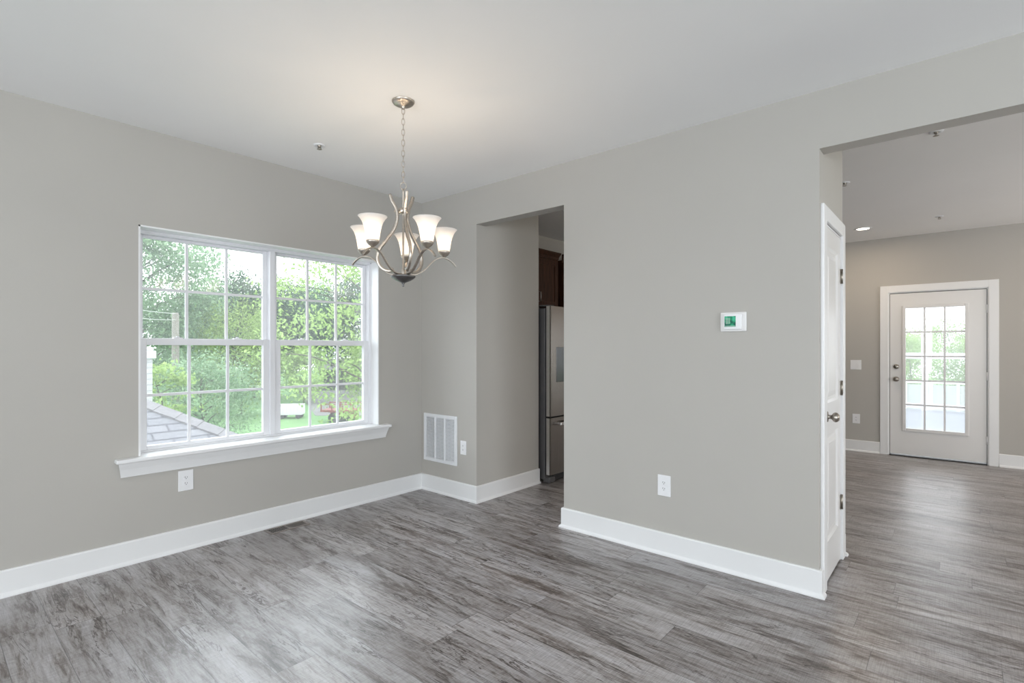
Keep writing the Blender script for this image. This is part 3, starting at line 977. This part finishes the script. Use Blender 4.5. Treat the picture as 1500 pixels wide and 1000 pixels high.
# ------------------------------------------------------------------ kitchen glimpse: refrigerator and cabinets
FX0, FX1 = 4.118, 5.030
FB, FYF = 3.120, 3.055       # body front, door front
fr_ = thing('refrigerator', 'stainless steel french door refrigerator seen through the kitchen opening', 'refrigerator', (FX0, FYF, 0))
fo = (FX0, FYF, 0)
MB().box((FX0, FB, .03), (FX1, 3.86, 1.745)).build('body', M['fridge_grey'], fr_, fo, bevel=.006)
MB().box((FX0 + .012, FB - .014, .085), (FX1 - .012, FB + .002, 1.74)).build('gasket', M['gasket'], fr_, fo)
FM = (FX0 + FX1) / 2
def fdoor(name, a, b, z0, z1):
    n = 10
    sec = []
    for i in range(n + 1):
        u = i / n
        xx = a + (b - a) * u
        sec.append((xx, FYF + .010 * (2 * u - 1) ** 2 * 0 + (.012 if i in (0, n) else 0)))
    poly = [(a, FB - .014), (a, FYF + .010), (a + .010, FYF), (b - .010, FYF), (b, FYF + .010), (b, FB - .014)]
    vs = [(x, y, z0) for x, y in poly] + [(x, y, z1) for x, y in poly]
    k = len(poly)
    fs = [(i, (i + 1) % k, k + (i + 1) % k, k + i) for i in range(k)] + [tuple(range(k)), tuple(range(k, 2 * k))]
    return MB().raw(vs, fs).build(name, M['steel'], fr_, fo)
ld = fdoor('door', FX0 + .002, FM - .003, .665, 1.765)
rd = fdoor('door', FM + .003, FX1 - .002, .665, 1.765)
fz = fdoor('freezer_drawer', FX0 + .002, FX1 - .002, .085, .650)
for (d, z0, z1) in ((ld, .665, 1.765), (fz, .085, .650)):
    MB().box((FX0 + .0008, FYF + .011, z0 + .002), (FX0 + .0025, FB - .016, z1 - .002)).build('edge_trim', M['steel_edge'], d, fo)
for (d, xx) in ((ld, FM - .055), (rd, FM + .055)):
    MB().tube([(xx, FYF + .002, .80), (xx, FYF - .05, .82), (xx, FYF - .055, 1.2), (xx, FYF - .05, 1.62), (xx, FYF + .002, 1.64)], .013, 12).build('handle', M['steel_edge'], d, fo)
m = MB().box((FX0 + .10, FYF - .062, .575), (FX1 - .10, FYF - .036, .605))
m.box((FX0 + .12, FYF - .04, .578), (FX0 + .15, FYF + .002, .602)).box((FX1 - .15, FYF - .04, .578), (FX1 - .12, FYF + .002, .602))
m.build('handle', M['steel_edge'], fz, fo, bevel=.006)
m = MB()
a, b = FX0 + .105, FX0 + .330
m.box((a, FYF - .004, 1.005), (b, FYF + .0005, 1.355))
dp = m.build('dispenser', M['black_glass'], ld, fo, bevel=.003)
MB().box((FX0 + .002, FB - .04, 1.765), (FX0 + .10, FB + .10, 1.778)).build('hinge_cover', M['fridge_grey'], fr_, fo, bevel=.004)
MB().box((FX0 + .004, FB - .055, 0), (FX0 + .10, FB + .03, .062)).build('foot', M['fridge_grey'], fr_, fo, bevel=.012)
MB().box((FX1 - .10, FB - .055, 0), (FX1 - .004, FB + .03, .062)).build('foot', M['fridge_grey'], fr_, fo, bevel=.012)
MB().box((FX0 + .10, FB - .03, .012), (FX1 - .10, FB + .02, .078)).build('kick_grille', M['gasket'], fr_, fo)

def wall_cabinet(label, x0, x1, yf, z0, z1, handle_low=True):
    t = thing('wall_cabinet', label, 'cabinet', ((x0 + x1) / 2, YW, z0), 0)
    o = tuple(t.location)
    MB().box((x0, yf + .020, z0), (x1, YW, z1)).build('body', M['cherry'], t, o)
    m = MB()
    pr = [(0, z1 - .005), (-.012, z1 - .005), (-.020, z1 + .02), (-.05, z1 + .055), (-.055, z1 + .07), (0, z1 + .07)]
    vs = [(x0, yf + .02 + d, z) for d, z in pr] + [(x1, yf + .02 + d, z) for d, z in pr]
    k = len(pr)
    m.raw(vs, [(i, (i + 1) % k, k + (i + 1) % k, k + i) for i in range(k)] + [tuple(range(k)), tuple(range(k, 2 * k))]).build('crown_moulding', M['cherry'], t, o)
    xm = (x0 + x1) / 2
    for (a, b, hx) in ((x0 + .006, xm - .003, xm - .040), (xm + .003, x1 - .018, xm + .062)):
        m = MB()
        s = .062
        za, zb_ = z0 + .012, z1 - .030
        m.box((a, yf, za), (a + s, yf + .0205, zb_)).box((b - s, yf, za), (b, yf + .0205, zb_)).box((a + s, yf, za), (b - s, yf + .0205, za + s)).box((a + s, yf, zb_ - s), (b - s, yf + .0205, zb_))
        d = m.build('door', M['cherry'], t, o, bevel=.003)
        MB().box((a + s, yf + .009, za + s), (b - s, yf + .0202, zb_ - s)).build('door_panel', M['cherry'], d, o)
        MB().tube([(hx, yf + .001, za + .05), (hx, yf - .026, za + .055), (hx, yf - .028, za + .105), (hx, yf - .026, za + .155), (hx, yf + .001, za + .16)], .0055, 8).build('handle', M['steel_edge'], d, o)
    return t
wall_cabinet('dark cherry wall cabinet above the refrigerator with a bar handle', 4.125, 5.030, 3.60, 1.815, 2.400)
wall_cabinet('dark cherry wall cabinet, only its edge showing beside the opening', 5.085, 5.80, 3.58, 1.40, 2.400)

# ------------------------------------------------------------------ outdoors
m = MB().box((-30, YW + .35, GZ - .3), (90, 90, GZ)).box((8.9, -60, GZ - .3), (90, YW + .35, GZ))
g = m.build('ground_lawn', M['grass'], kind='structure')
p0 = at(505, 34)
m = MB()
pts = [at(462, 31), at(545, 31), at(560, 62), at(430, 58)]
m.raw([(p.x, p.y, GZ + .012) for p in pts] + [(p.x, p.y, GZ - .1) for p in pts], [(0, 1, 2, 3), (4, 5, 6, 7), (0, 1, 5, 4), (1, 2, 6, 5), (2, 3, 7, 6), (3, 0, 4, 7)])
m.build('gravel_drive', M['gravel'], kind='structure')

# the lower neighbouring roof with its hip and the white chimney
nb = thing('neighbouring_house', 'low grey shingled hip roof outside the window with a white sided chimney', 'house', (1.0, 9.0, GZ))
no = (1.0, 9.0, GZ)
E0 = 0.18
ex0, ex1, ey0, ey1 = -5.0, 2.637, 5.05, 12.0
slope = .57
run = (ey1 - ey0) / 2
zr = E0 + run * slope
A = Vector((ex0, ey0, E0)); B = Vector((ex1, ey0, E0)); C = Vector((ex1, ey1, E0)); D = Vector((ex0, ey1, E0))
Rg0 = Vector((ex0 + run, ey0 + run, zr)); Rg1 = Vector((ex1 - run, ey0 + run, zr))
dn = Vector((0, 0, -.12))
vs = [A, B, C, D, Rg0, Rg1, A + dn, B + dn, C + dn, D + dn]
MB().raw(vs, [(0, 1, 5, 4), (1, 2, 5), (2, 3, 4, 5), (3, 0, 4), (6, 7, 1, 0), (7, 8, 2, 1), (8, 9, 3, 2), (9, 6, 0, 3), (6, 9, 8, 7)]).build('roof', M['shingles'], nb, no)
for (a, b) in ((B, Rg1), (C, Rg1), (A, Rg0), (D, Rg0)):
    m = MB()
    n = 24
    u = (b - a).normalized()
    s_ = u.cross(Vector((0, 0, 1))).normalized()
    nn = s_.cross(u)
    if nn.z < 0: nn = -nn
    for i in range(n):
        p = a.lerp(b, i / n); q = a.lerp(b, (i + 1.04) / n)
        vs = []
        for (pp, h) in ((p, .012), (q, .007)):
            for (k_, dz) in ((-.11, -.034), (0, .010), (.11, -.034)):
                vs.append(pp + s_ * k_ + nn * (h + dz))
            for (k_, dz) in ((.11, -.075), (0, -.02), (-.11, -.075)):
                vs.append(pp + s_ * k_ + nn * (h + dz))
        m.raw(vs, [(j, (j + 1) % 6, 6 + (j + 1) % 6, 6 + j) for j in range(6)] + [tuple(range(6)), tuple(range(6, 12))])
    m.build('hip_cap', M['shingle_cap'], nb, no)
MB().box((ex0 + .3, ey0 + .3, GZ), (ex1 - .3, ey1 - .3, E0 - .02)).build('house_wall', M['siding'], nb, no)
cc = at(205, 9.2)
m = MB().box((cc.x - .23, cc.y - .23, .3), (cc.x + .13, cc.y + .23, 1.16))
chm = m.build('chimney', M['siding'], nb, no)
MB().box((cc.x - .28, cc.y - .28, 1.16), (cc.x + .18, cc.y + .28, 1.30)).box((cc.x - .25, cc.y - .25, 1.30), (cc.x + .15, cc.y + .25, 1.36)).build('chimney_cap', M['white_out'], chm, no, bevel=.02)

# utility pole and wires
pp = at(257, 23, GZ)
MB().lathe([(.16, 0), (.15, 3.0), (.135, 5.55), (.10, 5.62), (0, 5.63)], 20, pp).build('utility_pole', M['pole'], None, off=pp)
tag(bpy.data.objects['utility_pole'], 'pale weathered wooden pole standing among the trees outside the window', 'pole')
def cable(label, a, b, sag, r=.012):
    pts = [a.lerp(b, i / 24) + Vector((0, 0, -sag * 4 * (i / 24) * (1 - i / 24))) for i in range(25)]
    o = MB().tube(pts, r, 5).build('overhead_wire', M['wire'], None, off=a)
    tag(o, label, 'wire', 'overhead wires')
pa = at(150, 22); pb = at(257, 22.8)
cable('upper overhead wire running to the top of the pole', Vector((pa.x, pa.y, 3.35)), Vector((pb.x, pb.y, 2.88)), .1)
cable('second overhead wire just below the topmost one at the pole', Vector((pa.x, pa.y, 2.9)), Vector((pb.x, pb.y, 2.6)), .1)
pc = at(420, 24)
pd = at(150, 21)
cable('low overhead wire sagging across the lower left window panes', Vector((pd.x, pd.y, .32)), Vector((pc.x, pc.y, -.45)), .1)

# white wagon and red trailer on the lawn
def wheel(m, c, r, wd, ax):
    ax = ax.normalized()
    up = Vector((0, 0, 1)); sd = ax.cross(up)
    n = 20; vs = []
    for s_ in (-1, 1):
        for i in range(n):
            a_ = 2 * math.pi * i / n
            vs.append(c + ax * wd / 2 * s_ + up * r * math.sin(a_) + sd * r * math.cos(a_))
    m.raw(vs, [(i, (i + 1) % n, n + (i + 1) % n, n + i) for i in range(n)] + [tuple(range(n)), tuple(range(n, 2 * n))])
wp = at(427, 30, GZ)
wg = thing('yard_cart', 'white sided yard cart on dark wheels standing on the lawn', 'cart', wp, R(-49.2 + 8))
m = MB()
m.box((-.66, -.40, .22), (.66, .40, .27))
m.box((-.66, -.40, .27), (.66, -.37, .72)).box((-.66, .37, .27), (.66, .40, .80)).box((-.66, -.37, .27), (-.63, .37, .80)).box((.63, -.37, .27), (.66, .37, .80))
bd = m.build('cart_bed', M['white_out'], wg, bevel=.01)
m = MB()
for i in range(7):
    xx = -.60 + i * .20
    m.box((xx - .035, -.425, .25), (xx + .035, -.40, .86))
m.build('stakes', M['white_out'], wg)
for sx in (-.45, .45):
    for sy in (-.33, .33):
        m = MB(); wheel(m, Vector((sx, sy, .14)), .14, .08, Vector((0, 1, 0))); m.build('wheel', M['tyre'], wg)
tp = at(505, 28.5, GZ)
tr = thing('flatbed_trailer', 'faded red flatbed trailer with an open rail frame beyond the right panes', 'trailer', tp, R(-49.2 - 6))
MB().box((-1.15, -.55, .58), (.75, .55, .70)).box((.75, -.05, .58), (1.6, .05, .66)).build('bed', M['red_out'], tr, bevel=.01)
m = MB()
for xx in (-1.1, -.5, .1, .7):
    m.box((xx - .03, -.55, .70), (xx + .03, -.50, 1.02)).box((xx - .03, .50, .70), (xx + .03, .55, 1.02))
m.box((-1.13, -.552, .98), (.73, -.498, 1.03)).box((-1.13, .498, .98), (.73, .552, 1.03))
m.build('side_rails', M['red_out'], tr)
for sx in (-.35, .25):
    for sy in (-.62, .62):
        m = MB(); wheel(m, Vector((sx, sy, .28)), .28, .16, Vector((0, 1, 0))); m.build('wheel', M['tyre'], tr)
MB().box((-.6, -.5, .22), (.5, .5, .58)).build('axle_frame', M['red_out'], tr)
MB().tube([(1.55, 0, .6), (1.62, 0, .0)], .03, 8).build('jack_stand', M['white_out'], tr)
sp_ = at(505, 52, GZ)
sh_ = thing('garden_shed', 'grey board shed with a low pale roof far beyond the trailer', 'shed', sp_, R(-49.2 + 20))
MB().box((-2.4, -1.5, 0), (2.4, 1.5, 2.0)).build('shed_wall', M['grey_out'], sh_)
MB().raw([(-2.7, -1.9, 1.95), (2.7, -1.9, 1.95), (2.7, 0, 3.0), (-2.7, 0, 3.0), (-2.7, 1.9, 1.95), (2.7, 1.9, 1.95)], [(0, 1, 2, 3), (3, 2, 5, 4), (0, 3, 4), (1, 5, 2), (0, 4, 5, 1)]).build('shed_roof', M['gravel'], sh_)

# ------------------------------------------------------------------ trees
def grow(seed, hgt, rad, trunk_h, n_cl, n_leaf, cl_r, leaf, flat=.8, tr_r=.16, low=0.25):
    """one tree: returns (trunk mesh builder, leaf arrays)"""
    rng = np.random.default_rng(seed)
    mb = MB()
    top = Vector((rng.normal(0, .25), rng.normal(0, .25), hgt * .86))
    tpts = catmull([Vector((0, 0, -.1)), Vector((rng.normal(0, .12), rng.normal(0, .12), hgt * .3)), Vector((rng.normal(0, .2), rng.normal(0, .2), hgt * .6)), top], 4)
    nT = len(tpts)
    mb.tube(tpts, [tr_r * (1 - .85 * i / (nT - 1)) for i in range(nT)], 8)
    cz = trunk_h + (hgt - trunk_h) / 2
    hz = (hgt - trunk_h) / 2
    cents = []
    while len(cents) < n_cl:
        d = rng.normal(size=3); d /= np.linalg.norm(d)
        rr = rng.uniform(.25, 1.0) ** .5
        p = np.array([d[0] * rad * rr, d[1] * rad * rr, cz + d[2] * hz * rr])
        cents.append(p)
    for i, p in enumerate(cents):
        if i % 3 == 0:
            q = Vector(p)
            zt_ = max(hgt * .12, min(hgt * .8, p[2] - .35 * math.hypot(p[0], p[1])))
            k = min(nT - 2, max(0, int(zt_ / (hgt * .86) * (nT - 1))))
            s_ = tpts[k]
            mid = s_.lerp(q, .5) + Vector((rng.normal(0, .15), rng.normal(0, .15), .12 * (q - s_).length))
            r0 = tr_r * .34 * (1 - k / nT) + .012
            pth = catmull([s_, mid, q], 4)
            mb.tube(pth, [r0 * (1 - .85 * j / (len(pth) - 1)) for j in range(len(pth))], 5)
    cents = np.array(cents)
    n = n_cl * n_leaf
    c = np.repeat(cents, n_leaf, axis=0) + rng.normal(size=(n, 3)) * np.array([cl_r, cl_r, cl_r * flat]) * .55
    u = rng.normal(size=(n, 3)); u /= np.linalg.norm(u, axis=1)[:, None]
    nrm = rng.normal(size=(n, 3)) * .7 + np.array([0, 0, 1.0])
    v = np.cross(nrm, u); v /= np.linalg.norm(v, axis=1)[:, None] + 1e-9
    sz = leaf * rng.uniform(.6, 1.3, size=(n, 1))
    verts = np.empty((n, 4, 3))
    verts[:, 0] = c - u * sz
    verts[:, 1] = c + v * sz * .5
    verts[:, 2] = c + u * sz
    verts[:, 3] = c - v * sz * .5
    return mb, verts.reshape(-1, 3)

def leaf_mesh(name, verts, mat):
    n = len(verts)
    me = bpy.data.meshes.new(name)
    me.vertices.add(n)
    me.vertices.foreach_set('co', verts.astype(np.float32).ravel())
    me.loops.add(n)
    me.loops.foreach_set('vertex_index', np.arange(n, dtype=np.int32))
    me.polygons.add(n // 4)
    me.polygons.foreach_set('loop_start', np.arange(0, n, 4, dtype=np.int32))
    me.materials.append(mat)
    me.update(calc_edges=True)
    me.validate()
    return me

def make_tree(name, label, cat, loc, rz, spec, mat, group):
    t = thing(name, label, cat, loc, rz, group)
    mb, vs = grow(**spec)
    mb.build('trunk', M['bark'], t)
    fo_ = bpy.data.objects.new('foliage', leaf_mesh('foliage', vs, mat))
    COL.objects.link(fo_); fo_.parent = t
    return t

def move_tree(src, loc, rz, s, label):
    t = dup(src, loc, rz, label)
    t.scale = (s, s, s)
    return t

G1 = 'trees outside the twin window'
big = dict(seed=3, hgt=12.5, rad=4.2, trunk_h=2.0, n_cl=210, n_leaf=120, cl_r=1.0, leaf=.115)
t1 = make_tree('leafy_tree', 'tall pale green tree filling the upper left window panes', 'tree', at(198, 29, GZ), 0, big, M['leaf_mint'], G1)
loc_ = dict(seed=8, hgt=8.0, rad=2.9, trunk_h=1.2, n_cl=92, n_leaf=110, cl_r=.62, leaf=.062, flat=.45, tr_r=.10)
t2 = make_tree('feathery_tree', 'near lime green tree with open feathery branches in the right window', 'tree', at(548, 14.5, GZ), R(40), loc_, M['leaf_lime'], G1)
drk = dict(seed=21, hgt=10.0, rad=4.2, trunk_h=1.2, n_cl=190, n_leaf=120, cl_r=1.1, leaf=.13)
t3 = make_tree('shade_tree', 'deep green tree behind the lawn just left of the window mullion', 'tree', at(372, 42, GZ), 0, drk, M['leaf_dark'], G1)
bsh = dict(seed=33, hgt=5.4, rad=2.7, trunk_h=.3, n_cl=90, n_leaf=130, cl_r=.75, leaf=.085, tr_r=.09)
t4 = make_tree('rounded_bush', 'rounded yellow green bush near the mullion in the upper left window', 'bush', at(352, 31, GZ), 0, dict(bsh, hgt=7.0), M['leaf_lime'], G1)
low = dict(seed=47, hgt=3.7, rad=1.9, trunk_h=.2, n_cl=70, n_leaf=120, cl_r=.6, leaf=.07, tr_r=.07)
t5 = make_tree('rounded_bush', 'pale green bush right behind the ridge of the grey roof', 'bush', at(303, 21.5, GZ), 0, low, M['leaf_mint'], G1)
sap = dict(seed=52, hgt=3.6, rad=.95, trunk_h=1.6, n_cl=34, n_leaf=60, cl_r=.40, leaf=.07, flat=.35, tr_r=.045)
t6 = make_tree('young_tree', 'small yellow green sapling between the white chimney and the pole', 'tree', at(238, 16, GZ), 0, sap, M['leaf_lime'], G1)
BG = [(t3, 152, 56, 40, 1.05, 'deep green tree at the far left edge behind the tall pale tree'),
      (t3, 287, 56, 130, 1.00, 'deep green tree behind the pole, right of the tall pale tree'),
      (t1, 330, 68, 75, 1.0, 'distant pale tree topping out under the open sky in the left window'),
      (t3, 424, 57, 220, 1.10, 'deep green tree at the left edge of the right window'),
      (t1, 470, 70, 200, 1.1, 'distant pale tree behind the grey shed'),
      (t3, 540, 46, 310, 1.05, 'deep green tree at the right edge of the right window'),
      (t5, 268, 34, 60, 1.15, 'pale bush at the foot of the wooden pole'),
      (t4, 445, 38, 120, .62, 'yellow green bush directly behind the white cart'),
      (t4, 545, 34, 200, .72, 'yellow green bush right of the red trailer')]
for (src, px, f, rz, s, lb) in BG:
    move_tree(src, at(px, f, GZ), R(rz), s, lb)

# ------------------------------------------------------------------ outside the patio door
dk = MB().box((XF + .16, -4.5, -.16), (14.75, 4.0, -.02)).build('deck', M['deck'], kind='structure')
rx = 14.55
rl = thing('deck_railing', 'white deck railing with a broad top rail beyond the patio door', 'railing', (rx, 0, -.02))
ro2 = (rx, 0, -.02)
MB().box((rx - .07, -4.5, 1.11), (rx + .07, 4.0, 1.24)).build('top_rail', M['white_out'], rl, ro2, bevel=.01)
MB().box((rx - .03, -4.5, .03), (rx + .03, 4.0, .12)).build('bottom_rail', M['white_out'], rl, ro2)
for yy in (-4.4, -2.0, 0.55, 3.0):
    MB().box((rx - .055, yy - .055, -.02), (rx + .055, yy + .055, 1.12)).build('post', M['white_out'], rl, ro2)
fx = at(1380, 30).x
fe = thing('privacy_fence', 'white board fence across the yard below the deck railing', 'fence', (fx, 0, GZ))
feo = (fx, 0, GZ)
MB().box((fx - .03, -12, GZ + .05), (fx + .03, 10, -.80)).build('board_panel', M['fence'], fe, feo)
MB().box((fx - .06, -12, -.72), (fx + .06, 10, -.60)).build('top_rail', M['white_out'], fe, feo)
for i in range(19):
    yy = -12 + i * 1.2
    MB().box((fx - .07, yy - .07, GZ), (fx + .07, yy + .07, -.60)).build('post', M['white_out'], fe, feo)
G2 = 'trees beyond the deck'
for (src, px, f, rz, s, lb) in [(t4, 1335, 40, 20, .80, 'hazy tree seen through the left panes of the patio door'),
                                (t4, 1385, 44, 110, .98, 'hazy taller tree seen through the middle panes of the patio door'),
                                (t4, 1430, 41, 200, .80, 'hazy tree seen through the right panes of the patio door'),
                                (t4, 1300, 46, 250, .9, 'hazy tree hidden mostly by the left stile of the patio door')]:
    t = move_tree(src, at(px, f, GZ), R(rz), s, lb); t['group'] = G2
